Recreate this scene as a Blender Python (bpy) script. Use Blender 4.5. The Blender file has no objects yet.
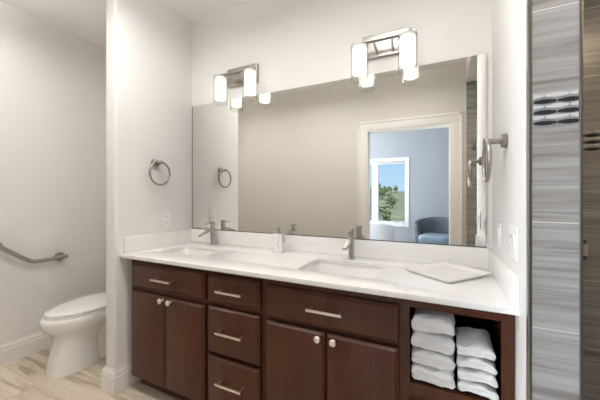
import bpy, bmesh, math, random
from mathutils import Vector, Matrix, noise as mnoise
random.seed(7)
PI = math.pi
scene = bpy.context.scene
C = scene.collection

# ------------------------------------------------------------------ camera
cam_d = bpy.data.cameras.new('camera')
cam_d.sensor_width = 36.0
cam_d.lens = 292.1 / 600 * 36
cam_d.shift_y = -4.2 / 600
cam_d.clip_start = 0.01
cam = bpy.data.objects.new('camera', cam_d)
cam.location = (0, -1.78, 1.25)
cam.rotation_euler = (PI / 2, 0, math.radians(25.91))
C.objects.link(cam)
scene.camera = cam

# ------------------------------------------------------------------ world, sun, large lights, exposure
world = bpy.data.worlds.new('sky')
scene.world = world
world.use_nodes = True
wn = world.node_tree
wn.nodes.clear()
w_out = wn.nodes.new('ShaderNodeOutputWorld')
w_bg = wn.nodes.new('ShaderNodeBackground')
w_tc = wn.nodes.new('ShaderNodeTexCoord')
w_sep = wn.nodes.new('ShaderNodeSeparateXYZ')
w_rmp = wn.nodes.new('ShaderNodeValToRGB')
wn.links.new(w_tc.outputs['Generated'], w_sep.inputs[0])
wn.links.new(w_sep.outputs['Z'], w_rmp.inputs[0])
wn.links.new(w_rmp.outputs[0], w_bg.inputs[0])
wn.links.new(w_bg.outputs[0], w_out.inputs[0])
e = w_rmp.color_ramp.elements
e[0].position = 0.0
e[0].color = (0.50, 0.74, 0.98, 1)
e[1].position = 0.6
e[1].color = (0.14, 0.34, 0.80, 1)
w_bg.inputs[1].default_value = 0.75

def light(name, kind, loc, power, color, size=None, rot=(0, 0, 0), size_y=None, shape=None):
    d = bpy.data.lights.new(name, kind)
    d.energy = power
    d.color = color
    if kind == 'AREA':
        d.shape = shape or 'RECTANGLE'
        d.size = size
        if size_y: d.size_y = size_y
    o = bpy.data.objects.new(name, d)
    o.location = loc
    o.rotation_euler = rot
    C.objects.link(o)
    return o

SUN_POWER, ADDED_DAY_POWER = 3.0, 80
CEIL_POWER, ALCOVE_POWER, SHOWER_POWER, SCONCE_EMIT = 18.5, 4.8, 4.6, 1.0
s = light('sun', 'SUN', (0, 10, 20), SUN_POWER, (1, .95, .86), rot=(math.radians(-48), math.radians(18), 0))
s.data.angle = math.radians(0.6)
# daylight area lights at two invented, unseen windows, to brighten bedroom and doorway
light('added_daylight', 'AREA', (-4.05, -3.7, 1.6), ADDED_DAY_POWER, (.86, .93, 1.0), 1.9, (0, math.radians(-90), 0), 1.9)
light('added_daylight', 'AREA', (-3.25, -5.3, 1.55), ADDED_DAY_POWER * 3, (.80, .89, 1.0), 1.2, (math.radians(90), 0, 0), 1.9)

vs = scene.view_settings
vs.view_transform = 'Standard'
vs.look = 'None'
vs.gamma = 1
vs.use_curve_mapping = False
vs.exposure = 0.74
scene.cycles.max_bounces = 12
scene.cycles.diffuse_bounces = 6
scene.cycles.glossy_bounces = 6
scene.cycles.transparent_max_bounces = 16
scene.cycles.use_denoising = True
scene.cycles.caustics_reflective = False
scene.cycles.caustics_refractive = False
scene.cycles.sample_clamp_indirect = 6

# ------------------------------------------------------------------ materials
def mat(name, col, rough=.5, metal=0., spec=.5, coat=0., emit=None, emit_str=0.):
    m = bpy.data.materials.new(name)
    m.use_nodes = True
    b = m.node_tree.nodes['Principled BSDF']
    b.inputs['Base Color'].default_value = (*col, 1)
    b.inputs['Roughness'].default_value = rough
    b.inputs['Metallic'].default_value = metal
    b.inputs['Specular IOR Level'].default_value = spec
    b.inputs['Coat Weight'].default_value = coat
    if emit:
        b.inputs['Emission Color'].default_value = (*emit, 1)
        b.inputs['Emission Strength'].default_value = emit_str
    return m

def N(m, kind, **kw):
    n = m.node_tree.nodes.new(kind)
    for k, v in kw.items():
        setattr(n, k, v)
    return n

def L(m, a, b): m.node_tree.links.new(a, b)
def bsdf(m): return m.node_tree.nodes['Principled BSDF']

def coords(m, scale=(1, 1, 1), rot=(0, 0, 0), src='Object', loc=(0, 0, 0)):
    t = N(m, 'ShaderNodeTexCoord'); mp = N(m, 'ShaderNodeMapping')
    mp.inputs['Scale'].default_value = scale
    mp.inputs['Rotation'].default_value = rot
    mp.inputs['Location'].default_value = loc
    L(m, t.outputs[src], mp.inputs[0])
    return mp.outputs[0]

def ramp(m, fac, stops):
    r = N(m, 'ShaderNodeValToRGB')
    els = r.color_ramp.elements
    while len(els) < len(stops): els.new(.5)
    for e_, (p, c) in zip(els, stops):
        e_.position = p; e_.color = (*c, 1)
    L(m, fac, r.inputs[0])
    return r.outputs[0]

def noise(m, vec, scale, detail=4, rough=.55, dist=0., dims='3D', w=None):
    n = N(m, 'ShaderNodeTexNoise', noise_dimensions=dims)
    n.inputs['Scale'].default_value = scale
    n.inputs['Detail'].default_value = detail
    n.inputs['Roughness'].default_value = rough
    n.inputs['Distortion'].default_value = dist
    L(m, vec, n.inputs['Vector'])
    if w is not None: L(m, w, n.inputs['W'])
    return n.outputs[0]

def bump(m, h, strength, dist=.002):
    b = N(m, 'ShaderNodeBump')
    b.inputs['Strength'].default_value = strength
    b.inputs['Distance'].default_value = dist
    L(m, h, b.inputs['Height'])
    L(m, b.outputs[0], bsdf(m).inputs['Normal'])

def mix(m, fac, a, b, mode='MIX'):
    x = N(m, 'ShaderNodeMix', data_type='RGBA', blend_type=mode)
    if isinstance(fac, (int, float)): x.inputs[0].default_value = fac
    else: L(m, fac, x.inputs[0])
    for k, v in ((6, a), (7, b)):
        if isinstance(v, tuple): x.inputs[k].default_value = (*v, 1)
        else: L(m, v, x.inputs[k])
    return x.outputs[2]

def paint(name, col, rough=.55):
    m = mat(name, col, rough, spec=.2)
    v = coords(m)
    n = noise(m, v, 220, 3)
    bump(m, n, .06, .001)
    return m

M = {}
M['wall'] = paint('wall paint', (.785, .77, .748), .75)
M['wall_front'] = paint('wall paint shaded warm beige', (.72, .695, .64), .75)  # wall paint made darker and warmer: dimmer light painted into the colour
M['ceiling'] = paint('ceiling paint', (.90, .89, .875))
M['trim'] = paint('white trim paint', (.84, .825, .80), .35)
M['bedroom'] = paint('bedroom wall paint', (.38, .395, .42))
M['carpet'] = paint('bedroom carpet', (.42, .39, .35), .95)

def floor_mat():
    m = mat('wood look plank tile', (.6, .5, .4), .38)
    v = coords(m)
    br = N(m, 'ShaderNodeTexBrick', offset=.37, offset_frequency=2)
    for k, val in (('Scale', 1), ('Mortar Size', .0016), ('Mortar Smooth', .1), ('Bias', 0), ('Brick Width', 1.2), ('Row Height', .2)):
        br.inputs[k].default_value = val
    br.inputs['Color1'].default_value = (0, 0, 0, 1)
    br.inputs['Color2'].default_value = (1, 1, 1, 1)
    br.inputs['Mortar'].default_value = (.5, .5, .5, 1)
    L(m, v, br.inputs['Vector'])
    mul = N(m, 'ShaderNodeMath', operation='MULTIPLY'); mul.inputs[1].default_value = 13.
    L(m, br.outputs['Color'], mul.inputs[0])
    n1 = noise(m, coords(m, (.9, 11, 1)), 1.3, 5, .6, .9, '4D', mul.outputs[0])
    n2 = noise(m, coords(m, (2.5, 60, 1)), 1.4, 3, .6, .2, '4D', mul.outputs[0])
    c1 = ramp(m, n1, [(.33, (.25, .185, .12)), (.42, (.44, .36, .255)), (.50, (.72, .63, .50)), (.66, (.82, .74, .61))])
    c2 = mix(m, .16, c1, ramp(m, n2, [(.35, (.22, .17, .11)), (.65, (.70, .62, .5))]))
    tint = mix(m, .25, c2, ramp(m, br.outputs['Color'], [(0, (.50, .41, .30)), (1, (.80, .70, .57))]))
    fin = mix(m, br.outputs['Fac'], tint, (.42, .36, .28))
    L(m, fin, bsdf(m).inputs['Base Color'])
    return m
M['floor'] = floor_mat()

def tile_mat(name, vertical):
    # large format stone-look tile laid in level courses; vertical = which way the wall runs ('x' or 'y')
    m = mat(name, (.5, .47, .44), .3)
    t = N(m, 'ShaderNodeTexCoord'); sp = N(m, 'ShaderNodeSeparateXYZ'); cb = N(m, 'ShaderNodeCombineXYZ')
    L(m, t.outputs['Object'], sp.inputs[0])
    L(m, sp.outputs['X' if vertical == 'x' else 'Y'], cb.inputs[0]); L(m, sp.outputs['Z'], cb.inputs[1])
    mp = N(m, 'ShaderNodeMapping'); mp.inputs['Location'].default_value = (.18, .067, 0)
    L(m, cb.outputs[0], mp.inputs[0])
    br = N(m, 'ShaderNodeTexBrick', offset=.33, offset_frequency=2)
    for k, val in (('Scale', 1), ('Mortar Size', .0014), ('Mortar Smooth', .1), ('Bias', 0), ('Brick Width', .61), ('Row Height', .31)):
        br.inputs[k].default_value = val
    br.inputs['Color1'].default_value = (0, 0, 0, 1); br.inputs['Color2'].default_value = (1, 1, 1, 1)
    br.inputs['Mortar'].default_value = (.5, .5, .5, 1)
    L(m, mp.outputs[0], br.inputs['Vector'])
    mul = N(m, 'ShaderNodeMath', operation='MULTIPLY'); mul.inputs[1].default_value = 9.
    L(m, br.outputs['Color'], mul.inputs[0])
    m2 = N(m, 'ShaderNodeMapping'); m2.inputs['Scale'].default_value = (.8, 17, 1); m2.inputs['Rotation'].default_value = (0, 0, .03)
    L(m, cb.outputs[0], m2.inputs[0])
    n1 = noise(m, m2.outputs[0], 1.2, 6, .62, .9, '4D', mul.outputs[0])
    m3 = N(m, 'ShaderNodeMapping'); m3.inputs['Scale'].default_value = (3, 95, 1); m3.inputs['Rotation'].default_value = (0, 0, .04)
    L(m, cb.outputs[0], m3.inputs[0])
    n2 = noise(m, m3.outputs[0], 1.0, 3, .6, .3, '4D', mul.outputs[0])
    c = ramp(m, n1, [(.32, (.13, .118, .108)), (.41, (.205, .192, .180)), (.50, (.295, .286, .278)), (.66, (.38, .373, .368))])
    c = mix(m, .28, c, ramp(m, n2, [(.35, (.16, .145, .13)), (.65, (.46, .445, .43))]))
    c = mix(m, br.outputs['Fac'], c, (.62, .59, .55))
    L(m, c, bsdf(m).inputs['Base Color'])
    return m
M['tile_x'] = tile_mat('striated stone tile along x', 'x')
M['tile_y'] = tile_mat('striated stone tile along y', 'y')
M['shower_floor'] = mat('shower floor tile', (.35, .31, .27), .5)
M['mosaic_dark'] = mat('dark glass mosaic', (.025, .026, .03), .12)
M['mosaic_light'] = mat('pearl glass mosaic', (.50, .50, .50), .12)

def wood_mat():
    m = mat('dark stained cherry', (.06, .02, .01), .34, coat=.10, spec=.28)
    bsdf(m).inputs['Coat Roughness'].default_value = .22
    n1 = noise(m, coords(m, (14, 14, 1.6)), 1.8, 5, .6, .5)
    n2 = noise(m, coords(m, (90, 90, 5)), 1.5, 3, .6)
    c = ramp(m, n1, [(.3, (.062, .0188, .0090)), (.55, (.087, .0275, .0130)), (.75, (.113, .038, .018))])
    c = mix(m, .2, c, ramp(m, n2, [(.3, (.045, .014, .007)), (.7, (.12, .042, .02))]))
    L(m, c, bsdf(m).inputs['Base Color'])
    return m
M['wood'] = wood_mat()
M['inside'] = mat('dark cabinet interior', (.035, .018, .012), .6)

def quartz_mat():
    m = mat('white quartz', (.82, .80, .77), .16)
    v = coords(m)
    n = noise(m, v, 3.2, 6, .62, 1.6)
    a = N(m, 'ShaderNodeMath', operation='SUBTRACT'); a.inputs[1].default_value = .5
    L(m, n, a.inputs[0])
    ab = N(m, 'ShaderNodeMath', operation='ABSOLUTE'); L(m, a.outputs[0], ab.inputs[0])
    vein = ramp(m, ab.outputs[0], [(0, (1, 1, 1)), (.014, (.0, .0, .0))])
    gate = ramp(m, noise(m, v, 2.1, 2), [(.54, (0, 0, 0)), (.68, (.55, .55, .55))])
    f = N(m, 'ShaderNodeMath', operation='MULTIPLY'); L(m, vein, f.inputs[0]); L(m, gate, f.inputs[1])
    cloud = ramp(m, noise(m, v, 7, 4), [(.35, (.83, .815, .795)), (.65, (.87, .86, .845))])
    L(m, mix(m, f.outputs[0], cloud, (.50, .485, .47)), bsdf(m).inputs['Base Color'])
    return m
M['quartz'] = quartz_mat()

def marble_mat():
    m = mat('grey veined marble', (.8, .79, .77), .2)
    v = coords(m, (1, 1, 1))
    n = noise(m, v, 9, 2, .45, .8)
    a = N(m, 'ShaderNodeMath', operation='SUBTRACT'); a.inputs[1].default_value = .47
    L(m, n, a.inputs[0])
    ab = N(m, 'ShaderNodeMath', operation='ABSOLUTE'); L(m, a.outputs[0], ab.inputs[0])
    L(m, ramp(m, ab.outputs[0], [(0, (.40, .38, .37)), (.008, (.66, .64, .62)), (.03, (.80, .79, .775))]), bsdf(m).inputs['Base Color'])
    return m
M['marble'] = marble_mat()

def brushed(name, col, rough=.28):
    m = mat(name, col, rough, 1.)
    n = noise(m, coords(m, (40, 40, 400)), 2, 2)
    bump(m, n, .05, .0005)
    return m
M['nickel'] = brushed('brushed nickel', (.44, .42, .39), .34)
M['pull'] = brushed('satin champagne nickel', (.88, .79, .72), .3)
M['chrome'] = mat('polished steel', (.70, .70, .70), .12, 1.)
M['dark_steel'] = brushed('aged dark nickel', (.33, .31, .285), .33)
M['edge'] = mat('dark mirror channel', (.10, .10, .10), .3, .6)
M['mirror'] = mat('silvered mirror', (.86, .852, .82), .0, 1.)
M['porcelain'] = mat('white porcelain', (.86, .85, .83), .1, coat=.3)
M['plastic'] = mat('white plastic', (.84, .83, .81), .3)
M['slot'] = mat('dark slot', (.06, .06, .06), .5)
M['ceramic'] = mat('white glazed ceramic', (.88, .87, .85), .18)

def terry():
    m = mat('white terry cloth', (.92, .92, .925), .95, spec=.15)
    v = coords(m)
    n = noise(m, v, 240, 3, .7)
    n2 = noise(m, v, 38, 3, .6)
    ad = N(m, 'ShaderNodeMath', operation='ADD'); L(m, n, ad.inputs[0]); L(m, n2, ad.inputs[1])
    bump(m, ad.outputs[0], .5, .004)
    bsdf(m).inputs['Sheen Weight'].default_value = .3
    return m
M['terry'] = terry()

def thin_glass(name, tint=(1, 1, 1), gl=.3):
    m = bpy.data.materials.new(name); m.use_nodes = True
    nt = m.node_tree; nt.nodes.clear()
    o = nt.nodes.new('ShaderNodeOutputMaterial'); mx = nt.nodes.new('ShaderNodeMixShader')
    t = nt.nodes.new('ShaderNodeBsdfTransparent'); g = nt.nodes.new('ShaderNodeBsdfGlossy')
    f = nt.nodes.new('ShaderNodeLayerWeight'); f.inputs[0].default_value = .25
    q = nt.nodes.new('ShaderNodeMath'); q.operation = 'MULTIPLY'; q.inputs[1].default_value = gl; nt.links.new(f.outputs['Facing'], q.inputs[0])
    t.inputs[0].default_value = (*tint, 1); g.inputs['Roughness'].default_value = .02
    nt.links.new(q.outputs[0], mx.inputs[0]); nt.links.new(t.outputs[0], mx.inputs[1])
    nt.links.new(g.outputs[0], mx.inputs[2]); nt.links.new(mx.outputs[0], o.inputs[0])
    return m
M['glass'] = thin_glass('clear glass', (.93, .93, .92))
M['pane'] = thin_glass('window glass', (.97, .98, .98))
M['lamp'] = mat('frosted lit glass', (.9, .88, .85), .4, emit=(1, .95, .89), emit_str=SCONCE_EMIT)
M['diffuser'] = mat('lit opal diffuser', (.9, .9, .88), .4, emit=(1, .95, .88), emit_str=.9)
M['blue_fabric'] = mat('slate blue upholstery', (.10, .11, .13), .85)
M['cushion'] = mat('light slate cushion', (.22, .29, .35), .85)
M['white_fabric'] = mat('white upholstery', (.88, .88, .90), .8)
M['dark_wood'] = mat('dark chair leg', (.03, .025, .02), .4)

def foliage(name, a, b):
    m = mat(name, a, .8)
    n = noise(m, coords(m), 2.5, 4)
    L(m, ramp(m, n, [(.35, a), (.65, b)]), bsdf(m).inputs['Base Color'])
    return m
M['leaf_a'] = foliage('olive leaves', (.11, .15, .055), (.25, .28, .13))
M['leaf_b'] = foliage('dry green leaves', (.22, .23, .13), (.42, .40, .26))
M['bark'] = mat('bark', (.13, .10, .075), .9)
def hill_mat():
    m = mat('hillside grass', (.3, .32, .15), .9)
    v = coords(m)
    n = noise(m, v, .11, 6, .7, .4)
    n2 = noise(m, v, .7, 5, .7)
    c = ramp(m, n, [(.35, (.17, .21, .085)), (.5, (.33, .34, .17)), (.62, (.50, .47, .30))])
    c = mix(m, .4, c, ramp(m, n2, [(.4, (.07, .10, .035)), (.6, (.40, .38, .2))]))
    L(m, c, bsdf(m).inputs['Base Color'])
    return m
M['hill'] = hill_mat()

# ------------------------------------------------------------------ helpers
def finish(name, bm, m, parent=None, smooth=None, bevel=0, seg=2, loc=None):
    bmesh.ops.remove_doubles(bm, verts=bm.verts[:], dist=1e-6)
    bmesh.ops.recalc_face_normals(bm, faces=bm.faces[:])
    if bevel:
        ed = [e_ for e_ in bm.edges if len(e_.link_faces) == 2 and e_.calc_face_angle(0) > math.radians(30)]
        bmesh.ops.bevel(bm, geom=ed, offset=bevel, segments=seg, affect='EDGES', profile=.6, clamp_overlap=True)
    me = bpy.data.meshes.new(name)
    bm.to_mesh(me); bm.free()
    me.materials.append(M[m] if isinstance(m, str) else m)
    if smooth is not None:
        for p in me.polygons: p.use_smooth = True
        me.set_sharp_from_angle(angle=math.radians(smooth))
    o = bpy.data.objects.new(name, me)
    C.objects.link(o)
    if loc: o.location = loc
    if parent: o.parent = parent
    return o

def bx(bm, x0, x1, y0, y1, z0, z1):
    vs_ = [bm.verts.new((x, y, z)) for x in (x0, x1) for y in (y0, y1) for z in (z0, z1)]
    for f in ((0, 1, 3, 2), (4, 6, 7, 5), (0, 4, 5, 1), (2, 3, 7, 6), (0, 2, 6, 4), (1, 5, 7, 3)):
        bm.faces.new([vs_[i] for i in f])

def boxes(name, lst, m, parent=None, bevel=0, kind=None, seg=2):
    # every box stays its own closed block inside the one mesh
    bm = bmesh.new()
    for b in lst: bx(bm, *b)
    if bevel:
        ed = bm.edges[:]
        bmesh.ops.bevel(bm, geom=ed, offset=bevel, segments=seg, affect='EDGES', profile=.6, clamp_overlap=True)
    bmesh.ops.recalc_face_normals(bm, faces=bm.faces[:])
    me = bpy.data.meshes.new(name); bm.to_mesh(me); bm.free()
    me.materials.append(M[m])
    if bevel:
        for p in me.polygons: p.use_smooth = True
        me.set_sharp_from_angle(angle=math.radians(35))
    o = bpy.data.objects.new(name, me); C.objects.link(o)
    if parent: o.parent = parent
    if kind: o['kind'] = kind
    return o

def struct(name, lst, m, parent=None, bevel=0):
    return boxes(name, lst, m, parent, bevel, None if parent else 'structure')

def ring_pts(n, fn): return [fn(2 * PI * i / n) for i in range(n)]

def loft(bm, loops, cap0=True, cap1=True, closed=True):
    rows = [[bm.verts.new(p) for p in lp] for lp in loops]
    n = len(rows[0])
    for a, b in zip(rows[:-1], rows[1:]):
        for i in range(n if closed else n - 1):
            j = (i + 1) % n
            bm.faces.new((a[i], a[j], b[j], b[i]))
    if cap0: bm.faces.new(rows[0][::-1])
    if cap1: bm.faces.new(rows[-1])
    return rows

def lathe(bm, prof, n=32, cap0=True, cap1=True, mtx=None):
    loops = [[(r * math.cos(2 * PI * i / n), r * math.sin(2 * PI * i / n), z) for i in range(n)] for r, z in prof]
    if mtx: loops = [[tuple(mtx @ Vector(p)) for p in lp] for lp in loops]
    loft(bm, loops, cap0, cap1)

def tube(bm, pts, r, n=12, closed=False, caps=True, flat=1.0):
    P = [Vector(p) for p in pts]
    loops = []
    prev = None
    for i, p in enumerate(P):
        if closed: t = (P[(i + 1) % len(P)] - P[i - 1]).normalized()
        else: t = (P[min(i + 1, len(P) - 1)] - P[max(i - 1, 0)]).normalized()
        if prev is None:
            u = t.cross(Vector((0, 0, 1)))
            if u.length < 1e-3: u = t.cross(Vector((0, 1, 0)))
            u.normalize()
        else:
            u = (prev - t * prev.dot(t)).normalized()
        prev = u
        v = t.cross(u)
        rr = r[i] if isinstance(r, (list, tuple)) else r
        loops.append([tuple(p + u * (rr * math.cos(a)) + v * (rr * flat * math.sin(a))) for a in [2 * PI * k / n for k in range(n)]])
    if closed:
        loops.append(loops[0])
        loft(bm, loops, False, False)
    else:
        loft(bm, loops, caps, caps)

def empty(name, loc, label, cat, group=None, rot=(0, 0, 0)):
    o = bpy.data.objects.new(name, None)
    o.empty_display_size = .05
    o.location = loc; o.rotation_euler = rot
    C.objects.link(o)
    tag(o, label, cat, group)
    return o

def tag(o, label, cat, group=None):
    o['label'] = label; o['category'] = cat
    if group: o['group'] = group
    return o

def dup(root, loc, label, rotz=None):
    kids = {}
    for o in C.objects:
        if o.parent: kids.setdefault(o.parent.name, []).append(o)
    def cp(o, par):
        c = o.copy(); C.objects.link(c)
        if par: c.parent = par
        for ch in kids.get(o.name, []): cp(ch, c)
        return c
    r = cp(root, None)
    r.location = loc
    if rotz is not None: r.rotation_euler = (0, 0, rotz)
    r['label'] = label
    return r

def rrect(cx, cy, hx, hy, r, z, n=5):
    out = []
    for sx, sy, a0 in ((1, 1, 0), (-1, 1, PI / 2), (-1, -1, PI), (1, -1, 3 * PI / 2)):
        for k in range(n + 1):
            a = a0 + PI / 2 * k / n
            out.append((cx + sx * (hx - r) + r * math.cos(a), cy + sy * (hy - r) + r * math.sin(a), z))
    return out

# ------------------------------------------------------------------ the shell of the bathroom
XA, XLB, XL, XR, XRB, XS = -2.93, -1.96, -1.857, .23, .349, 1.35
YP, YR, YF, YFB = -.631, -.693, -1.86, -1.98
ZC, ZS = 2.685, 2.473
DX0, DX1, DZ = -.843, .091, 2.055
struct('floor', [(XA - .12, XS + .12, YFB, .12, -.05, 0)], 'floor')
struct('ceiling', [(XA - .12, XS + .12, YFB, .12, ZC, ZC + .4)], 'ceiling')
struct('wall_back', [(XA - .12, XS + .12, 0, .12, 0, ZC)], 'wall')
struct('wall_left', [(XA - .12, XA, YF, 0, 0, ZC)], 'wall')
bm = bmesh.new()
bx(bm, XLB, XL, YP, 0, 0, ZC)
ed = [e_ for e_ in bm.edges if abs(e_.verts[0].co.z - e_.verts[1].co.z) > 1 and e_.verts[0].co.y < YP + .01]
bmesh.ops.bevel(bm, geom=ed, offset=.016, segments=4, affect='EDGES', profile=.5)
o = finish('wall_partition', bm, 'wall', smooth=40); o['kind'] = 'structure'
struct('wall_right', [(XR, XRB, YR, 0, 0, ZC), (XR, XRB, YF, YR, ZS, ZC)], 'wall')
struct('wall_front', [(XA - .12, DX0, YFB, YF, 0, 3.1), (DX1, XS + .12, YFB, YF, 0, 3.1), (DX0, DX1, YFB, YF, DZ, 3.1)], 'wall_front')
struct('wall_shower_right', [(XS, XS + .12, YF, 0, 0, ZC)], 'wall')

def baseboard(name, p0, p1, nrm, h=.15):
    # moulded board between two floor points; nrm points into the room
    prof = [(0, 0), (.016, 0), (.016, h - .046), (.0115, h - .041), (.0115, h - .036), (.0135, h - .031), (.0095, h - .016), (.005, h - .011), (.005, h), (0, h)]
    bm = bmesh.new()
    nv = Vector((*nrm, 0))
    rows = []
    for p in (p0, p1):
        rows.append([tuple(Vector((*p, 0)) + nv * a + Vector((0, 0, z))) for a, z in prof])
    loft(bm, rows)
    o = finish(name, bm, 'trim', smooth=25); o['kind'] = 'structure'
    return o
baseboard('baseboard_left', (XA, YF), (XA, 0), (1, 0))
baseboard('baseboard_back', (XA + .016, 0), (XLB, 0), (0, -1))
# board wrapped around the free end of the partition, mitred
def wrap_board():
    h = .15
    prof = [(0, 0), (.016, 0), (.016, h - .046), (.0115, h - .041), (.0115, h - .036), (.0135, h - .031), (.0095, h - .016), (.005, h - .011), (.005, h), (-.004, h), (-.004, 0)]
    path = [(XLB, -.02, -1, 0), (XLB, YP, -1, -1), (XL, YP, 1, -1), (XL, -.02, 1, 0)]
    bm = bmesh.new()
    loft(bm, [[(x + nx * a, y + ny * a, z) for a, z in prof] for x, y, nx, ny in path])
    o = finish('baseboard_partition', bm, 'trim', smooth=25); o['kind'] = 'structure'
wrap_board()
baseboard('baseboard_front', (DX0 - .11, YF), (XA + .016, YF), (0, 1))

# door surround in the wall behind the camera: jamb and casing
d = struct('door_1', [(DX0 - .001, DX0 + .018, YFB - .004, YF + .004, 0, DZ), (DX1 - .018, DX1 + .001, YFB - .004, YF + .004, 0, DZ),
                      (DX0 + .018, DX1 - .018, YFB - .004, YF + .004, DZ - .018, DZ + .001)], 'trim')
def casing(name, y, t):
    w = .108
    ys = (y, y + t) if t > 0 else (y + t, y)
    y2 = (y, y + t * 1.5) if t > 0 else (y + t * 1.5, y)
    return boxes(name, [(DX0 - w, DX0 + .006, *ys, 0, DZ), (DX1 - .006, DX1 + w, *ys, 0, DZ), (DX0 - w, DX1 + w, *ys, DZ, DZ + w),
                        (DX0 - w - .001, DX0 - w + .026, *y2, 0, DZ + w), (DX1 + w - .026, DX1 + w + .001, *y2, 0, DZ + w), (DX0 - w, DX1 + w, *y2, DZ + w - .026, DZ + w + .001)],
                 'trim', bevel=.003)
casing('trim_1', YF, .014)['kind'] = 'structure'
casing('trim_2', YFB, -.014)['kind'] = 'structure'

# ------------------------------------------------------------------ tiled shower behind the right wall
struct('wall_shower_back', [(XRB, XS, -.01, 0, 0, ZS)], 'tile_x')
struct('wall_shower_front', [(XR + .008, XS, YF, YF + .01, 0, ZS)], 'tile_x')
struct('wall_shower_side', [(XS - .01, XS, YF + .01, -.01, 0, ZS)], 'tile_y')
struct('wall_shower_inner', [(XRB, XRB + .004, YR + .01, -.01, 0, ZS)], 'tile_y')
struct('wall_shower_end', [(XR + .009, XRB - .003, YR - .010, YR, 0, ZS)], 'tile_x')
struct('ceiling_shower', [(XRB, XS, YF, 0, ZS, ZS + .02)], 'ceiling')
struct('floor_shower', [(XRB, XS, YF + .01, -.01, 0, .012)], 'shower_floor')
for i, (a, b) in enumerate(((XR - .001, XR + .009), (XRB - .003, XRB + .005))):
    o = boxes('trim_%d' % (i + 3), [(a, b, YR - .0125, YR + .006, 0, ZS)], 'dark_steel', bevel=.002); o['kind'] = 'structure'

def mosaic(name, x0, x1, y, parent_kind='structure'):
    def lozenges(col):
        bm = bmesh.new()
        length, hh = .0535, .0062
        for row in range(6):
            dark = row % 2 == 1
            if dark != col: continue
            z = 1.540 - row * .0157
            off = 0 if dark else .5
            k0 = -1
            x = x0 - off * (length + .003)
            while x < x1:
                a, b = max(x, x0 + .001), min(x + length, x1 - .001)
                if b - a > .008:
                    q = length * .36
                    def hw(t):   # half height along the lozenge
                        s_ = min(t - x, x + length - t) / q
                        return hh * (.45 + .55 * max(0, min(1, s_)))
                    xs = sorted({a, b, *[t for t in (x + q, x + length - q) if a < t < b]})
                    rows = []
                    top = [(t, hw(t)) for t in xs]
                    outl = [(t, z + h) for t, h in top] + [(t, z - h) for t, h in top[::-1]]
                    loft(bm, [[(t, y, zz) for t, zz in outl], [(t, y - .0035, zz) for t, zz in outl]])
                x += length + .003
        return bm
    o = finish(name, lozenges(True), 'mosaic_dark', bevel=.0008, seg=1); o['kind'] = parent_kind
    o2 = finish('mosaic_light', lozenges(False), 'mosaic_light', o, bevel=.0008, seg=1)
mosaic('trim_5', XR + .012, XRB - .004, YR - .010)
mosaic('trim_6', XRB + .012, XRB + .75, -.010)

# ------------------------------------------------------------------ bedroom seen in the mirror through the doorway
BX0, BX1, BY, BZ = -4.2, 2.2, -5.4, 3.0
WX0, WX1, WZ0, WZ1 = -2.35, -.765, .615, 2.06
struct('floor_bedroom', [(BX0, BX1, BY, YFB, -.05, 0)], 'carpet')
struct('ceiling_bedroom', [(BX0 - .12, BX1 + .12, BY - .15, YFB, BZ, BZ + .15)], 'ceiling')
VX0, VX1 = -3.9, -2.6
struct('wall_bedroom_far', [(BX0, VX0, BY - .15, BY, 0, BZ), (VX1, WX0, BY - .15, BY, 0, BZ), (VX0, VX1, BY - .15, BY, 0, WZ0), (VX0, VX1, BY - .15, BY, 2.5, BZ), (WX1, BX1, BY - .15, BY, 0, BZ), (WX0, WX1, BY - .15, BY, 0, WZ0), (WX0, WX1, BY - .15, BY, WZ1, BZ)], 'bedroom')
SY0, SY1, SZ0, SZ1 = -4.7, -2.7, .55, 2.55
struct('wall_bedroom_left', [(BX0 - .15, BX0, BY - .15, SY0, 0, BZ), (BX0 - .15, BX0, SY1, YFB, 0, BZ), (BX0 - .15, BX0, SY0, SY1, 0, SZ0), (BX0 - .15, BX0, SY0, SY1, SZ1, BZ)], 'bedroom')
struct('wall_bedroom_right', [(BX1, BX1 + .15, BY - .15, YFB, 0, BZ)], 'bedroom')
struct('wall_bedroom_near', [(BX0, DX0 - .001, YFB - .01, YFB, 0, BZ), (DX1 + .001, BX1, YFB - .01, YFB, 0, BZ), (DX0 - .001, DX1 + .001, YFB - .01, YFB, DZ + .001, BZ)], 'bedroom')
w = .085
win = struct('window_1', [(WX0 - w, WX0, BY - .15, BY + .018, WZ0 - w, WZ1 + w), (WX1, WX1 + w, BY - .15, BY + .018, WZ0 - w, WZ1 + w),
                          (WX0, WX1, BY - .15, BY + .018, WZ1, WZ1 + w), (WX0, WX1, BY - .15, BY + .025, WZ0 - w, WZ0)], 'trim', bevel=.003)
f = .05
xm0, xm1 = -1.545, -1.395
boxes('sash', [(WX0, WX0 + f, BY - .11, BY - .05, WZ0, WZ1), (xm0, xm1, BY - .115, BY - .045, WZ0 + .001, WZ1 - .001), (WX1 - f * .3, WX1, BY - .11, BY - .05, WZ0, WZ1),
               (WX0, WX1, BY - .11, BY - .05, WZ0, WZ0 + f * .6), (WX0, WX1, BY - .11, BY - .05, WZ1 - f, WZ1)], 'trim', win)
boxes('pane', [(WX0 + f, xm0, BY - .083, BY - .077, WZ0 + .03, WZ1 - f), (xm1, WX1 - f * .3, BY - .083, BY - .077, WZ0 + .03, WZ1 - f)], 'pane', win)
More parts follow.
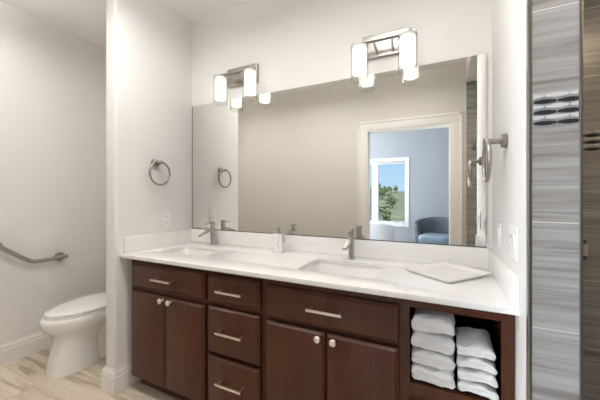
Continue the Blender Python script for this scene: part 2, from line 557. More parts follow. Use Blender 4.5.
added_win2 = struct('added_window_2', [(BX0 - .15, BX0 + .018, SY0 - w, SY0, SZ0 - w, SZ1 + w), (BX0 - .15, BX0 + .018, SY1, SY1 + w, SZ0 - w, SZ1 + w),  # unseen side window, added to hold a bedroom fill light
                           (BX0 - .15, BX0 + .018, SY0, SY1, SZ1, SZ1 + w), (BX0 - .15, BX0 + .018, SY0, SY1, SZ0 - w, SZ0)], 'trim')
boxes('sash', [(BX0 - .11, BX0 - .05, SY0, SY0 + f, SZ0, SZ1), (BX0 - .11, BX0 - .05, SY1 - f, SY1, SZ0, SZ1), (BX0 - .11, BX0 - .05, -3.74, -3.66, SZ0, SZ1),
               (BX0 - .11, BX0 - .05, SY0, SY1, SZ0, SZ0 + f), (BX0 - .11, BX0 - .05, SY0, SY1, SZ1 - f, SZ1)], 'trim', added_win2)
boxes('pane', [(BX0 - .083, BX0 - .077, SY0 + f, SY1 - f, SZ0 + f, SZ1 - f)], 'pane', added_win2)
added_win3 = struct('added_window_3', [(VX0 - w, VX0, BY - .15, BY + .018, WZ0 - w, 2.5 + w), (VX1, VX1 + w, BY - .15, BY + .018, WZ0 - w, 2.5 + w),  # another added window outside the mirror view, for light through the doorway
                           (VX0, VX1, BY - .15, BY + .018, 2.5, 2.5 + w), (VX0, VX1, BY - .15, BY + .025, WZ0 - w, WZ0)], 'trim', bevel=.003)
boxes('sash', [(VX0, VX0 + f, BY - .11, BY - .05, WZ0, 2.5), (VX1 - f, VX1, BY - .11, BY - .05, WZ0, 2.5), (VX0, VX1, BY - .11, BY - .05, WZ0, WZ0 + f), (VX0, VX1, BY - .11, BY - .05, 2.5 - f, 2.5)], 'trim', added_win3)
boxes('pane', [(VX0 + f, VX1 - f, BY - .083, BY - .077, WZ0 + f, 2.5 - f)], 'pane', added_win3)
boxes('latch', [(-1.0, -.93, BY - .05, BY - .03, WZ0 + .005, WZ0 + .02)], 'nickel', win)

# hillside and trees outside
bm = bmesh.new()
GX, GY = 46, 30
def hz(x, y):
    dd = -y - 6
    h = -2.6 + 5.4 * min(1, max(0, (dd - 12) / 95)) ** 1.15
    h += .5 * math.sin(x * .06 + 1) * min(1, dd / 60) + .35 * math.sin(x * .19 + y * .11)* min(1, dd / 40)
    return h
rows = [[bm.verts.new((-70 + 120 * i / GX, -6.5 - 130 * j / GY, hz(-70 + 120 * i / GX, -6.5 - 130 * j / GY))) for i in range(GX + 1)] for j in range(GY + 1)]
for j in range(GY):
    for i in range(GX):
        bm.faces.new((rows[j][i], rows[j][i + 1], rows[j + 1][i + 1], rows[j + 1][i]))
o = finish('hillside', bm, 'hill', smooth=60); o['kind'] = 'structure'

def make_tree(name, x, y, h, leaf, label, seed):
    rnd = random.Random(seed)
    z0 = hz(x, y)
    t = empty(name, (x, y, z0), label, 'tree', 'trees outside the bedroom window')
    bm = bmesh.new()
    tube(bm, [(0, 0, -.2), (.05 * h, 0, .25 * h), (.0, .03 * h, .6 * h)], [.045 * h, .03 * h, .012 * h], 8)
    finish('trunk', bm, 'bark', t, smooth=60)
    bm = bmesh.new()
    for k in range(70):
        a = rnd.uniform(0, 2 * PI); zz = rnd.uniform(.28, 1.0)
        rad = .34 * h * math.sin(PI * min(1, (zz - .12) / .95)) * math.sqrt(rnd.random())
        c = Vector((rad * math.cos(a), rad * math.sin(a), zz * h))
        mtx = Matrix.Translation(c) @ Matrix.Rotation(rnd.uniform(0, 6), 4, 'Z') @ Matrix.Diagonal((rnd.uniform(.07, .13) * h, rnd.uniform(.07, .13) * h, rnd.uniform(.04, .08) * h, 1))
        r_ = bmesh.ops.create_icosphere(bm, subdivisions=2, radius=1, matrix=mtx)
        for v in r_['verts']:
            v.co += Vector((rnd.uniform(-1, 1), rnd.uniform(-1, 1), rnd.uniform(-1, 1))) * .018 * h
    finish('crown', bm, leaf, t)
for k, (x, y, h, lf) in enumerate([(-6.6, -36, 1.9, 'leaf_b'), (-5.2, -30, 1.5, 'leaf_a'), (-9.2, -44, 2.1, 'leaf_b'), (-8.0, -52, 2.2, 'leaf_a'), (-12.2, -58, 2.4, 'leaf_b'), (-7.4, -41, 1.5, 'leaf_b'),
                                   (-13, -70, 2.6, 'leaf_a'), (-10.6, -66, 2.3, 'leaf_b'), (-17, -80, 2.9, 'leaf_b'), (-20, -92, 3.0, 'leaf_a'), (-14, -88, 2.6, 'leaf_a'), (-17.5, -100, 2.8, 'leaf_a'), (-24, -104, 3, 'leaf_a'), (-22, -112, 3.2, 'leaf_a'), (-15, -108, 2.6, 'leaf_b')]):
    make_tree('tree', x, y, h, lf, 'leafy tree on the sunlit hillside outside the bedroom window, seen in the mirror', k)

# ------------------------------------------------------------------ vanity cabinets
S = 1.0067                                    # drawing plane of the fronts
def fx(x): return x * S
def fz(z): return 1.25 + (z - 1.25) * S
YFR, YDR = -.542, -.572                       # face frame front, door front
CT0, CT1 = .855, .878                         # countertop underside and top

def carcass(root, x0, x1, zb=.10):
    for a in (x0, x1 - .016):
        boxes('side_panel', [(a, a + .016, YFR + .018, -.002, zb - .012, CT0), (a, a + .016, -.470, -.002, 0.0, zb - .012)], 'wood', root)
    boxes('base_panel', [(x0 + .016, x1 - .016, YFR + .018, -.002, zb, zb + .016)], 'inside', root)
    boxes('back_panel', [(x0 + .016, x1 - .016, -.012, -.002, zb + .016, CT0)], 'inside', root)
    boxes('toe_kick', [(x0 + .016, x1 - .016, -.488, -.470, 0, zb)], 'wood', root)

def frame(root, lst):
    return boxes('face_frame', [(a, b, YFR, YFR + .018, c, d_) for a, b, c, d_ in lst], 'wood', root)

def front(name, root, x0, x1, z0, z1, th=.030):
    # overlay front with a stepped, chamfered edge and a flat field
    bm = bmesh.new()
    def lp(i, y): return [(x0 + i, y, z0 + i), (x1 - i, y, z0 + i), (x1 - i, y, z1 - i), (x0 + i, y, z1 - i)]
    yb = YFR - .0002
    loft(bm, [lp(0, yb), lp(0, yb - th * .58), lp(.004, yb - th * .64), lp(.0125, yb - th * .96), lp(.015, yb - th)])
    return finish(name, bm, 'wood', root, bevel=.0012, seg=1, smooth=20)

def pull(par, cx, z, ln=.165):
    bm = bmesh.new()
    y0 = YDR - .001
    yb = y0 - .036
    bx(bm, cx - ln / 2, cx + ln / 2, yb - .004, yb + .004, z - .0055, z + .0055)
    h = finish('pull_handle', bm, 'pull', par, bevel=.0015)
    for sx in (-1, 1):
        bm = bmesh.new()
        bx(bm, cx + sx * (ln / 2 - .012) - .004, cx + sx * (ln / 2 - .012) + .004, yb + .003, y0 + .003, z - .0045, z + .0045)
        finish('post', bm, 'pull', h, bevel=.001)

def knob(par, cx, z):
    bm = bmesh.new()
    prof = [(.0085, 0), (.0065, .004), (.0055, .011), (.009, .015), (.0155, .018), (.0165, .022), (.015, .0265), (.010, .029), (.004, .030)]
    lathe(bm, prof, 24, mtx=Matrix.Translation((cx, YDR + .001, z)) @ Matrix.Rotation(PI / 2, 4, 'X'))
    finish('knob', bm, 'pull', par, smooth=50)

zt, zb_ = fz(.848), fz(.088)
X = [fx(v) for v in (-1.812, -1.156, -.788, -.135)] + [XR - .003]
# left sink base
c1 = empty('sink_cabinet', (0, 0, 0), 'dark brown sink cabinet beside the left wall, two tall doors below one wide drawer front', 'cabinet', 'dark brown vanity cabinets')
carcass(c1, X[0], X[1])
frame(c1, [(X[0], fx(-1.762), zb_, CT0), (fx(-1.18), X[1], zb_, CT0), (fx(-1.762), fx(-1.18), fz(.815), CT0), (fx(-1.762), fx(-1.18), fz(.635), fz(.695)), (fx(-1.762), fx(-1.18), zb_, fz(.125)), (fx(-1.485), fx(-1.455), fz(.125), fz(.635))])
dr = front('drawer_front', c1, fx(-1.785), fx(-1.168), fz(.682), fz(.825)); pull(dr, fx(-1.468), fz(.7545))
d1 = front('door', c1, fx(-1.785), fx(-1.4735), fz(.108), fz(.649)); knob(d1, fx(-1.4885), fz(.631))
d2 = front('door', c1, fx(-1.4685), fx(-1.168), fz(.108), fz(.649)); knob(d2, fx(-1.420), fz(.631))
# drawer stack
c2 = empty('drawer_cabinet', (0, 0, 0), 'narrow dark brown cabinet of three stacked drawers between the two sink cabinets', 'cabinet', 'dark brown vanity cabinets')
carcass(c2, X[1], X[2])
frame(c2, [(X[1], fx(-1.13), zb_, CT0), (fx(-.823), X[2], zb_, CT0), (fx(-1.13), fx(-.823), fz(.81), CT0), (fx(-1.13), fx(-.823), fz(.64), fz(.70)), (fx(-1.13), fx(-.823), fz(.38), fz(.42)), (fx(-1.13), fx(-.823), zb_, fz(.13))])
for z0, z1, zp in ((.685, .825, .7545), (.408, .656, .5405), (.112, .391, .2775)):
    q = front('drawer', c2, fx(-1.144), fx(-.809), fz(z0), fz(z1)); pull(q, fx(-.972), fz(zp))
# right sink base
c3 = empty('sink_cabinet', (0, 0, 0), 'wide dark brown sink cabinet beside the open towel shelf, drawer front over two doors', 'cabinet', 'dark brown vanity cabinets')
carcass(c3, X[2], X[3])
frame(c3, [(X[2], fx(-.752), zb_, CT0), (fx(-.172), X[3], zb_, CT0), (fx(-.752), fx(-.172), fz(.80), CT0), (fx(-.752), fx(-.172), fz(.63), fz(.69)), (fx(-.752), fx(-.172), zb_, fz(.125)), (fx(-.477), fx(-.447), fz(.125), fz(.63))])
dr = front('drawer_front', c3, fx(-.767), fx(-.155), fz(.664), fz(.815)); pull(dr, fx(-.457), fz(.749))
d1 = front('door', c3, fx(-.771), fx(-.4645), fz(.108), fz(.645)); knob(d1, fx(-.491), fz(.6215))
d2 = front('door', c3, fx(-.459), fx(-.155), fz(.108), fz(.645)); knob(d2, fx(-.419), fz(.6215))
# open shelf
c4 = empty('open_shelf_cabinet', (0, 0, 0), 'dark brown cabinet with an open towel cubby at the right end of the vanity', 'cabinet', 'dark brown vanity cabinets')
carcass(c4, X[3], X[4])
ZSH = .508
frame(c4, [(X[3], fx(-.115), zb_, CT0), (fx(.188), X[4], zb_, CT0), (fx(-.115), fx(.188), fz(.810), CT0), (fx(-.115), fx(.188), .438, ZSH), (fx(-.115), fx(.188), zb_, fz(.13))])
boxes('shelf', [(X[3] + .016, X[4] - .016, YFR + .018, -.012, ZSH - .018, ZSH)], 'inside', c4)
q = front('drawer', c4, fx(-.118), fx(.192), fz(.112), .446); pull(q, fx(.037), .29)

# countertop with two rounded cut-outs, splashes as its parts
sinks = [(-1.518, -.302, .204, .120), (-.468, -.316, .197, .146)]
def slab():
    bm = bmesh.new()
    def loop(pts):
        vs_ = [bm.verts.new(p) for p in pts]
        return [bm.edges.new((vs_[i], vs_[(i + 1) % len(vs_)])) for i in range(len(vs_))]
    y0 = -.603
    x0, x1 = XL + .0005, XR - .0005
    E_ = loop([(x0, y0, CT0), (x1, y0, CT0), (x1, -.0005, CT0), (x0, -.0005, CT0)])
    for cx, cy, hx, hy in sinks:
        E_ += loop(rrect(cx, cy, hx, hy, .028, CT0, 6))
    bmesh.ops.triangle_fill(bm, use_beauty=True, use_dissolve=False, edges=E_)
    r_ = bmesh.ops.extrude_face_region(bm, geom=bm.faces[:])
    bmesh.ops.translate(bm, verts=[v for v in r_['geom'] if isinstance(v, bmesh.types.BMVert)], vec=(0, 0, CT1 - CT0))
    bmesh.ops.recalc_face_normals(bm, faces=bm.faces[:])
    ed = [e_ for e_ in bm.edges if len(e_.link_faces) == 2 and e_.calc_face_angle(0) > math.radians(60) and abs(e_.verts[0].co.z - e_.verts[1].co.z) < 1e-5]
    bmesh.ops.bevel(bm, geom=ed, offset=.002, segments=2, affect='EDGES', profile=.5)
    return bm
ctop = finish('countertop', slab(), 'quartz', smooth=30)
tag(ctop, 'long white quartz countertop with two sink cut-outs on the dark cabinets', 'countertop')
ZB = .9815
boxes('backsplash', [(XL + .0005, XR - .0005, -.020, -.0005, CT1, ZB)], 'quartz', ctop, bevel=.0015)
boxes('side_splash', [(XL + .0005, XL + .020, -.580, -.020, CT1, ZB)], 'quartz', ctop, bevel=.0015)
boxes('side_splash', [(XR - .020, XR - .0005, -.600, -.020, CT1, ZB)], 'quartz', ctop, bevel=.0015)

def make_sink(label, cx, cy, hx, hy):
    root = empty('sink', (cx, cy, CT0), label, 'sink', 'undermount sinks')
    bm = bmesh.new()
    inner = [(.020, 0, .045), (.004, 0, .032), (.001, -.006, .030), (-.008, -.095, .036), (-.018, -.128, .045), (-.043, -.148, .05), (-.088, -.155, .035), (-.110, -.157, .004)]
    loft(bm, [rrect(0, 0, hx + d_, hy + d_, max(.004, min(r_, hy + d_ - .001)), z, 6) for d_, z, r_ in inner], False, True)
    o = finish('bowl', bm, 'porcelain', root, smooth=60)
    so = o.modifiers.new('shell', 'SOLIDIFY'); so.thickness = .008; so.offset = -1
    bm = bmesh.new()
    lathe(bm, [(.027, -.1565), (.027, -.153), (.022, -.152), (.018, -.1535), (.004, -.154)], 24)
    finish('drain', bm, 'nickel', root, smooth=40)
make_sink('left white rectangular undermount sink, next to the side wall with the outlet', *sinks[0])
make_sink('right white rectangular undermount sink, between the soap dispenser and the square tray', *sinks[1])

# ------------------------------------------------------------------ faucets
def make_faucet(loc, label):
    root = empty('faucet', loc, label, 'faucet', 'brushed nickel faucets')
    bm = bmesh.new()
    lathe(bm, [(.0245, 0), (.0245, .006), (.022, .008)], 32); finish('base_ring', bm, 'nickel', root, smooth=40)
    bm = bmesh.new()
    lathe(bm, [(.0175, .006), (.0175, .148), (.0165, .150)], 32); finish('body', bm, 'nickel', root, smooth=40)
    # spout slopes down and forward
    bm = bmesh.new()
    P0, P1 = Vector((0, -.008, .118)), Vector((0, -.140, .081))
    t = (P1 - P0).normalized(); nrm = Vector((1, 0, 0)); up = nrm.cross(t)
    loops = []
    for k in (0, .1, .92, .985, 1):
        p = P0.lerp(P1, k)
        hw, hh = (.0125, .0105 - .003 * k) if k < .95 else ((.0115, .0065) if k < .99 else (.009, .005))
        loops.append([tuple(p + nrm * (a * hw) + up * (b * hh)) for a, b in [(math.copysign(abs(math.cos(q)) ** .5, math.cos(q)), math.copysign(abs(math.sin(q)) ** .5, math.sin(q))) for q in [2 * PI * i / 20 + .01 for i in range(20)]]])
    loft(bm, loops)
    sp = finish('spout', bm, 'nickel', root, smooth=50)
    bm = bmesh.new()
    lathe(bm, [(.0075, 0), (.0075, .010), (.006, .0105)], 16, mtx=Matrix.Translation((0, -.128, .0735)))
    finish('aerator', bm, 'dark_steel', sp, smooth=40)
    # handle cap and flat lever
    bm = bmesh.new()
    lathe(bm, [(.0165, .152), (.0175, .153), (.0175, .176), (.016, .178), (.004, .1785)], 32)
    hd = finish('handle', bm, 'nickel', root, smooth=40)
    bm = bmesh.new()
    P0, P1 = Vector((0, -.006, .170)), Vector((0, -.078, .160))
    rows = []
    for k, hw in ((0, .010), (.5, .0085), (.95, .0075), (1, .006)):
        p = P0.lerp(P1, k)
        rows.append([(p.x - hw, p.y, p.z - .003), (p.x + hw, p.y, p.z - .003), (p.x + hw, p.y, p.z + .003), (p.x - hw, p.y, p.z + .003)])
    loft(bm, rows); finish('lever', bm, 'nickel', hd, bevel=.001)
    return root
fa = make_faucet((-1.573, -.066, CT1), 'brushed nickel single-lever faucet behind the left sink')
dup(fa, (-.483, -.092, CT1), 'brushed nickel single-lever faucet behind the right sink')

# ------------------------------------------------------------------ mirror
mr = boxes('mirror', [(-1.844, .205, -.0065, -.0005, ZB + .004, 1.983)], 'mirror')
tag(mr, 'large frameless wall mirror above the backsplash', 'mirror')
boxes('bottom_channel', [(-1.846, .207, -.0085, -.0005, ZB, ZB + .0055)], 'edge', mr)
boxes('side_edge', [(-1.849, -1.844, -.0075, -.0005, ZB, 1.983)], 'edge', mr)
boxes('side_edge', [(.205, .2075, -.0072, -.0005, ZB, 1.983)], 'chrome', mr)

# ------------------------------------------------------------------ wall sconces
def make_sconce(loc, label):
    root = empty('vanity_light', loc, label, 'wall lamp', 'two-shade vanity lights above the mirror')
    bm = bmesh.new()
    bx(bm, -.135, .135, -.022, -.0005, 2.072, 2.208)
    finish('backplate', bm, 'dark_steel', root, bevel=.004)
    bm = bmesh.new()
    bx(bm, -.175, .175, -.114, -.088, 2.128, 2.139)
    finish('bar', bm, 'dark_steel', root, bevel=.0015)
    for sx in (-1, 1):
        bm = bmesh.new()
        pts = [(sx * .045, -.018, 2.098), (sx * .045, -.040, 2.100), (sx * .047, -.066, 2.106), (sx * .05, -.088, 2.117), (sx * .052, -.100, 2.131)]
        tube(bm, pts, .0065, 10); finish('arm', bm, 'nickel', root, smooth=60)
    for sx in (-1, 1):
        x = sx * .132
        mt = Matrix.Translation((x, -.100, 0))
        bm = bmesh.new()
        lathe(bm, [(.049, 2.116), (.0505, 2.110), (.0505, 1.925), (.0485, 1.925), (.0485, 2.110)], 40, False, False, mt)
        sh = finish('glass_shade', bm, 'glass', root, smooth=40)
        bm = bmesh.new()
        lathe(bm, [(.020, 2.1125), (.039, 2.112), (.041, 2.106), (.041, 1.964), (.039, 1.958), (.012, 1.957)], 40, True, True, mt)
        finish('diffuser', bm, 'lamp', sh, smooth=40)
        bm = bmesh.new()
        lathe(bm, [(.050, 2.1165), (.0505, 2.1215), (.022, 2.1235), (.018, 2.129)], 32, True, True, mt)
        finish('shade_cap', bm, 'nickel', sh, smooth=40)
    return root
sc1 = make_sconce((-1.335, 0, 0), 'two-shade nickel vanity light on the left, above the mirror near the corner')
dup(sc1, (-.299, 0, 0), 'two-shade nickel vanity light on the right, above the mirror near the tiled shower')

# ------------------------------------------------------------------ towel rings
def make_ring(loc, label, rz, off=.060):
    root = empty('towel_ring', loc, label, 'towel ring', 'brushed nickel towel rings', rot=(0, 0, rz))
    R_ = Matrix.Rotation(PI / 2, 4, 'Y')
    bm = bmesh.new()
    lathe(bm, [(.0265, .0005), (.0275, .003), (.0275, .018), (.0255, .020), (.015, .021)], 32, mtx=R_); finish('rosette', bm, 'dark_steel', root, smooth=40)
    bm = bmesh.new()
    lathe(bm, [(.0135, .018), (.0115, .032), (.0115, off - .006), (.0135, off - .002), (.0135, off + .011), (.011, off + .013)], 24, mtx=R_); finish('post', bm, 'dark_steel', root, smooth=40)
    bm = bmesh.new()
    rr = .081
    pts = [(off, rr * math.sin(a), -.077 + rr * math.cos(a)) for a in [2 * PI * i / 64 for i in range(64)]]
    tube(bm, pts, .0076, 12, True); finish('ring', bm, 'dark_steel', root, smooth=60)
    return root
tr = make_ring((XL, -.350, 1.487), 'round nickel towel ring on the left wall above the outlet', 0)
make_ring((XR, -.393, 1.468), 'round nickel towel ring on the right wall, seen edge-on beside the mirror', PI, .068)

# ------------------------------------------------------------------ outlets and switches
def plate(name, loc, rz, label, gangs, kind):
    root = empty(name, loc, label, 'outlet' if kind == 'outlet' else 'switch', rot=(0, 0, rz))
    hw = .0355 if gangs == 1 else .0585
    bm = bmesh.new(); bx(bm, .0003, .0058, -hw, hw, -.057, .057); finish('cover_plate', bm, 'plastic', root, bevel=.0022)
    for g in range(gangs):
        cy = 0 if gangs == 1 else (g - .5) * .046
        if kind == 'outlet' or (kind == 'mixed' and g == 0):
            for sz in (-1, 1):
                bm = bmesh.new()
                lathe(bm, [(.0165, .0055), (.0165, .0075), (.015, .008)], 24, mtx=Matrix.Translation((0, cy, sz * .0195)) @ Matrix.Rotation(PI / 2, 4, 'Y'))
                rc = finish('receptacle', bm, 'plastic', root, smooth=40)
                boxes('slots', [(.0078, .0083, cy - .007, cy - .005, sz * .0195 - .003, sz * .0195 + .006), (.0078, .0083, cy + .005, cy + .007, sz * .0195 - .003, sz * .0195 + .006), (.0078, .0083, cy - .002, cy + .002, sz * .0195 - .010, sz * .0195 - .006)], 'slot', rc)
        else:
            bm = bmesh.new()
            loft(bm, [[(.0055, cy - .0165, -.033), (.0055, cy + .0165, -.033), (.0055, cy + .0165, .033), (.0055, cy - .0165, .033)],
                      [(.0075, cy - .0155, -.032), (.0075, cy + .0155, -.032), (.0115, cy + .0155, .032), (.0115, cy - .0155, .032)]])
            finish('rocker', bm, 'plastic', root, bevel=.0008)
plate('wall_outlet', (XL, -.252, 1.076), 0, 'white two-socket outlet on the left wall below the towel ring', 1, 'outlet')
plate('light_switch', (XR, -.243, 1.076), PI, 'narrow white switch plate on the right wall, the one closer to the mirror', 1, 'switch')
plate('wall_outlet', (XR, -.522, 1.086), PI, 'wider white outlet and switch plate on the right wall, closer to the tiled corner', 2, 'mixed')

# ------------------------------------------------------------------ soap dispenser, tray
sd = empty('soap_dispenser', (-.968, -.108, CT1), 'square veined marble soap dispenser with a metal pump on the countertop', 'soap dispenser', rot=(0, 0, math.radians(8)))
bm = bmesh.new(); bx(bm, -.033, .033, -.033, .033, 0, .124); finish('bottle', bm, 'marble', sd, bevel=.002)
bm = bmesh.new(); lathe(bm, [(.017, .124), (.017, .135), (.011, .138), (.009, .150), (.0135, .151), (.0135, .170), (.012, .172)], 24); pp = finish('pump', bm, 'nickel', sd, smooth=40)
bm = bmesh.new(); tube(bm, [(0, 0, .164), (0, -.020, .1645), (0, -.036, .160)], [.0055, .005, .004], 10); finish('nozzle', bm, 'nickel', pp, smooth=60)

ty = empty('tray', (.020, -.222, CT1), 'square white ceramic tray lying at an angle on the right end of the countertop', 'tray', rot=(0, 0, math.radians(52)))
bm = bmesh.new()
prof = [(-.045, .001), (-.020, .0005), (-.012, .004), (-.001, .0150), (0, .0175), (-.003, .0180), (-.016, .0090), (-.026, .0065), (-.045, .0060)]
loft(bm, [rrect(0, 0, .147 + d_, .127 + d_, .014, z, 5) for d_, z in prof])
finish('dish', bm, 'ceramic', ty, smooth=40)

# ------------------------------------------------------------------ towels in the cubby
def towel_mesh(wd, dp, th, seed, folds=2):
    # a folded towel: rolled front edge, layered folds showing, soft sides
    rnd = random.Random(seed)
    bm = bmesh.new()
    nx, nu = 30, 64
    ph = [rnd.uniform(0, 6.28) for _ in range(6)]
    loops = []
    for i in range(nx + 1):
        t = i / nx
        xx = (t - .5) * wd
        edge = max(0, abs(2 * t - 1) - .80) / .20
        sc_ = math.sqrt(max(.0, 1 - edge ** 2.4 * .75))
        lp = []
        for k in range(nu):
            a = 2 * PI * k / nu
            cy, cz = math.cos(a), math.sin(a)
            py = math.copysign(abs(cy) ** .32, cy) * dp / 2
            pz = math.copysign(abs(cz) ** .42, cz) * th / 2 * sc_
            if cy < -.2 and folds == 2:                      # groove between the layers on the front roll
                g = math.exp(-(pz / (th * .10)) ** 2)
                py += g * .008
            wv = .0032 * math.sin(xx * 46 + ph[0]) * math.sin(a * 2 + ph[1]) + .0024 * math.sin(xx * 95 + ph[2] + a * 3) + .002 * math.sin(py * 60 + ph[3])
            sag = -.006 * (abs(2 * t - 1) ** 3) + .003 * math.sin(t * 5 + ph[4])
            nv = mnoise.noise_vector(Vector((xx * 26 + seed * 3, py * 26, pz * 26))) * .003 + mnoise.noise_vector(Vector((xx * 80, py * 80 + seed, pz * 80))) * .0016
            xx_, py, pz = xx + nv.x, py + nv.y, pz + nv.z
            lp.append((xx_ + .003 * math.sin(a * 3 + ph[5]), py * (1 - .03 * edge), pz + wv * (1 if cz > -.3 else .35) + sag))
        loops.append(lp)
    loft(bm, loops)
    return bm
def towel(x, y, z, wd, dp, th, rz, label, seed, tilt=0):
    bm = towel_mesh(wd, dp, th, seed)
    o = finish('folded_towel', bm, 'terry', None, smooth=80)
    zs = [v.co.z for v in o.data.vertices]
    o.location = (x, y, z - min(zs) + .0005); o.rotation_euler = (0, tilt, math.radians(rz))
    tag(o, label, 'towel', 'folded white towels in the open cubby')
    return z + (max(zs) - min(zs)) * .90
names4 = ['bottom towel', 'second towel from the bottom', 'third towel from the bottom', 'top towel']
zz = ZSH
for k, (wd, th, rz, dx) in enumerate(((.151, .061, 0, 0), (.153, .060, 0, .0005), (.152, .062, 0, -.0005), (.151, .064, 0, .0005))):
    zz = towel(-.0335 + dx, -.437, zz, wd, .205, th, rz, 'folded white towel, ' + names4[k] + ' of the taller left stack in the cubby', 20 + k)
zz = ZSH
for k, (wd, th, rz, dx) in enumerate(((.124, .036, -1.5, .0035), (.124, .035, -2, .002), (.123, .036, -2, .0), (.118, .044, -1, -.004))):
    zz = towel(.1165 + dx, -.448, zz, wd, .180, th, rz, 'folded white towel, ' + names4[k] + ' of the lower right stack in the cubby', 40 + k)

# ------------------------------------------------------------------ toilet
TX = -2.445
tl = empty('toilet', (TX, 0, 0), 'white skirted toilet with closed lid in the alcove below the grab bar', 'toilet')
def egg(cy, front_, back_, hw, z, n=48, pw=2.0, tilt=0):
    out = []
    for i in range(n):
        a = 2 * PI * i / n
        s_, c_ = math.sin(a), math.cos(a)
        p = 2.0 / pw
        x = math.copysign(abs(c_) ** p, c_) * hw
        y = cy + (math.copysign(abs(s_) ** p, s_)) * (back_ if s_ > 0 else front_)
        out.append((x, y, z + tilt * (y - cy)))
    return out
bm = bmesh.new()
secs = [(.000, -.56, .170, .15, .124, 2.7), (.012, -.56, .170, .15, .124, 2.7), (.10, -.56, .156, .145, .112, 2.6), (.19, -.555, .140, .14, .107, 2.4), (.245, -.54, .150, .17, .116, 2.2),
        (.28, -.50, .215, .22, .140, 2.1), (.305, -.465, .282, .22, .168, 2.05), (.335, -.445, .318, .22, .184, 2.0), (.365, -.44, .327, .22, .190, 2.0), (.385, -.44, .325, .215, .189, 2.0), (.394, -.44, .315, .21, .183, 2.0)]
loft(bm, [egg(cy, f_, b_, hw, z, pw=pw) for z, cy, f_, b_, hw, pw in secs])
finish('bowl', bm, 'porcelain', tl, smooth=50)
bm = bmesh.new()
loft(bm, [rrect(0, -.235, .088 + d_, .215, .03, z) for z, d_ in ((0, .0), (.012, .0), (.22, .002), (.30, .06), (.385, .07))])
finish('rear_base', bm, 'porcelain', tl, smooth=50)
bm = bmesh.new()
loft(bm, [egg(-.44, f_, .20, hw, z) for z, f_, hw in ((.394, .296, .178), (.397, .303, .184), (.407, .303, .184), (.410, .297, .179))])
finish('seat', bm, 'porcelain', tl, smooth=50)
bm = bmesh.new()
loft(bm, [egg(-.44, f_, .205, hw, z, tilt=.012) for z, f_, hw in ((.4165, .288, .176), (.418, .300, .184), (.427, .301, .185), (.434, .294, .179), (.439, .25, .142), (.4405, .12, .06))])
finish('lid', bm, 'porcelain', tl, smooth=50)
for sx in (-1, 1):
    bm = bmesh.new(); lathe(bm, [(.016, -.02), (.016, .02)], 16, mtx=Matrix.Translation((sx * .07, -.225, .428)) @ Matrix.Rotation(PI / 2, 4, 'Y')); finish('hinge', bm, 'plastic', tl, bevel=.002, smooth=40)
bm = bmesh.new()
loft(bm, [rrect(0, -.112, .195 + d_, .095 + d_ * .5, .03, z) for z, d_ in ((.385, -.02), (.40, -.01), (.70, .008), (.705, .008))])
tk = finish('tank', bm, 'porcelain', tl, smooth=50)
bm = bmesh.new()
loft(bm, [rrect(0, -.112, .210, .106, .03, z) for z in (.705, .73)]); finish('tank_lid', bm, 'porcelain', tl, bevel=.004, smooth=50)
bm = bmesh.new()
lathe(bm, [(.012, 0), (.012, .012), (.008, .014)], 16, mtx=Matrix.Translation((.12, -.208, .66)) @ Matrix.Rotation(PI / 2, 4, 'X'))
tube(bm, [(.12, -.220, .66), (.09, -.223, .657), (.055, -.223, .652)], .006, 10); finish('flush_lever', bm, 'chrome', tk, smooth=50)

# ------------------------------------------------------------------ grab bar
gb = empty('grab_bar', (XA, -.63, .8), 'bent brushed metal grab bar on the alcove wall above the toilet', 'grab bar')
bm = bmesh.new()
ctrl = [(-.405, .737), (-.50, .735), (-.60, .733), (-.628, .7335), (-.655, .741), (-.685, .762), (-.75, .813), (-.82, .870), (-.88, .918)]
tube(bm, [(.058, y + .63, z - .8) for y, z in ctrl], .0165, 16); finish('bar', bm, 'nickel', gb, smooth=60)
for y, z in ((-.440, .736), (-.832, .880)):
    bm = bmesh.new()
    lathe(bm, [(.036, .0005), (.036, .006), (.031, .012), (.017, .014), (.0145, .050)], 28, mtx=Matrix.Translation((0, y + .63, z - .8)) @ Matrix.Rotation(PI / 2, 4, 'Y'))
    finish('wall_mount', bm, 'nickel', gb, smooth=40)

# ------------------------------------------------------------------ small fittings in the shower
hk = empty('robe_hook', (.31, YF + .010, 1.78), 'small metal robe hook on the shower tile, reflected in the mirror beside the door casing', 'hook')
bm = bmesh.new(); bx(bm, -.016, .016, 0, .008, -.04, .03); finish('base_plate', bm, 'dark_steel', hk, bevel=.002)
bm = bmesh.new(); tube(bm, [(0, .006, -.01), (0, .030, -.028), (0, .050, -.015), (0, .054, .022)], [.008, .008, .008, .006], 10); finish('prong', bm, 'dark_steel', hk, smooth=60)
sv = empty('shower_fitting', (.572, -.010, 1.005), 'tiny bright metal bracket on the brown shower tile at the right edge', 'bracket')
bm = bmesh.new(); bx(bm, -.022, .022, -.012, 0, -.028, .028); finish('bracket_plate', bm, 'pull', sv, bevel=.003)
for sz in (-1, 1):
    bm = bmesh.new(); bx(bm, -.018, .014, -.024, -.010, sz * .036 - .008, sz * .036 + .008); finish('clip', bm, 'slot', sv, bevel=.002)

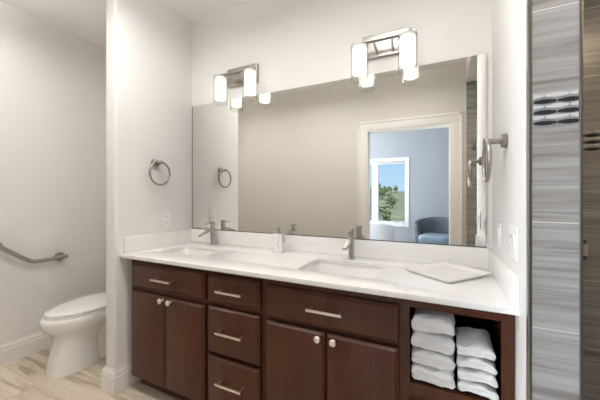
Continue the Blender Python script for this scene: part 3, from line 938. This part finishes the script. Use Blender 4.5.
# ------------------------------------------------------------------ bedroom seating
def tub(name, loc, rz, label, shell_m, cush_m, zback, zarm, ro=.40, zb0=.16):
    root = empty(name, loc, label, 'armchair', rot=(0, 0, rz))
    bm = bmesh.new()
    n = 40
    loops = []
    for i in range(n + 1):
        a = math.radians(-128 + 256 * i / n)          # 0 = back (-y)
        zt_ = zarm + (zback - zarm) * (max(0, math.cos(a * .72))) ** 1.2
        if i in (0, n): shrink = .55
        elif i in (1, n - 1): shrink = .9
        else: shrink = 1
        th = .055 * shrink
        ctr = ro - .055
        prof = []
        for k in range(20):
            q = 2 * PI * k / 20
            cr = math.copysign(abs(math.cos(q)) ** .6, math.cos(q)) * th
            cz = math.copysign(abs(math.sin(q)) ** .35, math.sin(q))
            zc_ = (zt_ + zb0) / 2; hh = (zt_ - zb0) / 2
            rad = ctr + cr + .05 * max(0, (cz * hh)) / .3
            prof.append((rad * math.sin(a), -rad * math.cos(a) , zc_ + cz * hh))
        loops.append(prof)
    loft(bm, loops); finish('back_shell', bm, shell_m, root, smooth=50)
    bm = bmesh.new(); lathe(bm, [(.30, .17), (.33, .19), (.33, .29), (.30, .30)], 32); finish('seat_base', bm, shell_m, root, smooth=50)
    bm = bmesh.new()
    loft(bm, [rrect(0, .05, .285 + d_, .31 + d_, .14, z, 6) for d_, z in ((-.03, .30), (0, .32), (0.005, .38), (0, .44), (-.02, .465), (-.08, .475))]); finish('cushion', bm, cush_m, root, smooth=50)
    for sx in (-1, 1):
        for sy in (-1, 1):
            bm = bmesh.new(); tube(bm, [(sx * .20, sy * .20, .175), (sx * .23, sy * .23, 0)], [.02, .012], 10); finish('leg', bm, 'dark_wood', root, smooth=60)
    return root
tub('tub_armchair', (-.10, -4.75, 0), math.radians(10), 'slate blue tub armchair in the bedroom, reflected in the mirror', 'blue_fabric', 'cushion', .80, .66)
tub('barrel_chair', (-1.33, -4.35, 0), math.radians(165), 'white barrel chair under the bedroom window, reflected in the mirror', 'white_fabric', 'white_fabric', .74, .52, .46)

# ------------------------------------------------------------------ unseen ceiling lamps; room and alcove ones added as fill
def unseen_lamp(x, y, z, r_, power, label, col=(1, .98, .962), up=.46):
    root = empty('unseen_ceiling_light', (x, y, z), label, 'ceiling lamp')
    bm = bmesh.new(); lathe(bm, [(.07, -.0005), (.075, -.004), (.075, -.022), (.05, -.028), (.012, -.030), (.010, -.150), (.016, -.152)], 32); finish('canopy', bm, 'nickel', root, smooth=40)
    bm = bmesh.new(); lathe(bm, [(r_, -.130), (r_ * .96, -.158), (r_ * .75, -.182), (r_ * .4, -.197), (.004, -.201), (.004, -.196), (r_ * .4, -.192), (r_ * .74, -.177), (r_ * .94, -.155), (r_ * .97, -.130)], 40, False, False); finish('bowl_shade', bm, 'diffuser', root, smooth=60)
    lt = light('lamp_light', 'AREA', (0, 0, -.206), power * (1 - up), col, r_ * 2, shape='DISK')
    lt.parent = root
    if up:
        lu = light('lamp_uplight', 'AREA', (0, 0, -.128), power * up, col, r_ * 1.8, rot=(PI, 0, 0), shape='DISK')
        lu.parent = root
unseen_lamp(-1.36, -.98, ZC, .20, CEIL_POWER / 2, 'added unseen bowl shaped fill lamp in front of the left sink')
unseen_lamp(-.30, -.98, ZC, .20, CEIL_POWER / 2, 'added unseen bowl shaped fill lamp in front of the right sink')
unseen_lamp(-2.45, -1.1, ZC, .16, ALCOVE_POWER, 'added unseen bowl shaped fill lamp over the toilet alcove')
unseen_lamp(.85, -.95, ZS, .10, SHOWER_POWER, 'bowl shaped ceiling lamp inside the shower', (1, .78, .52), .0)
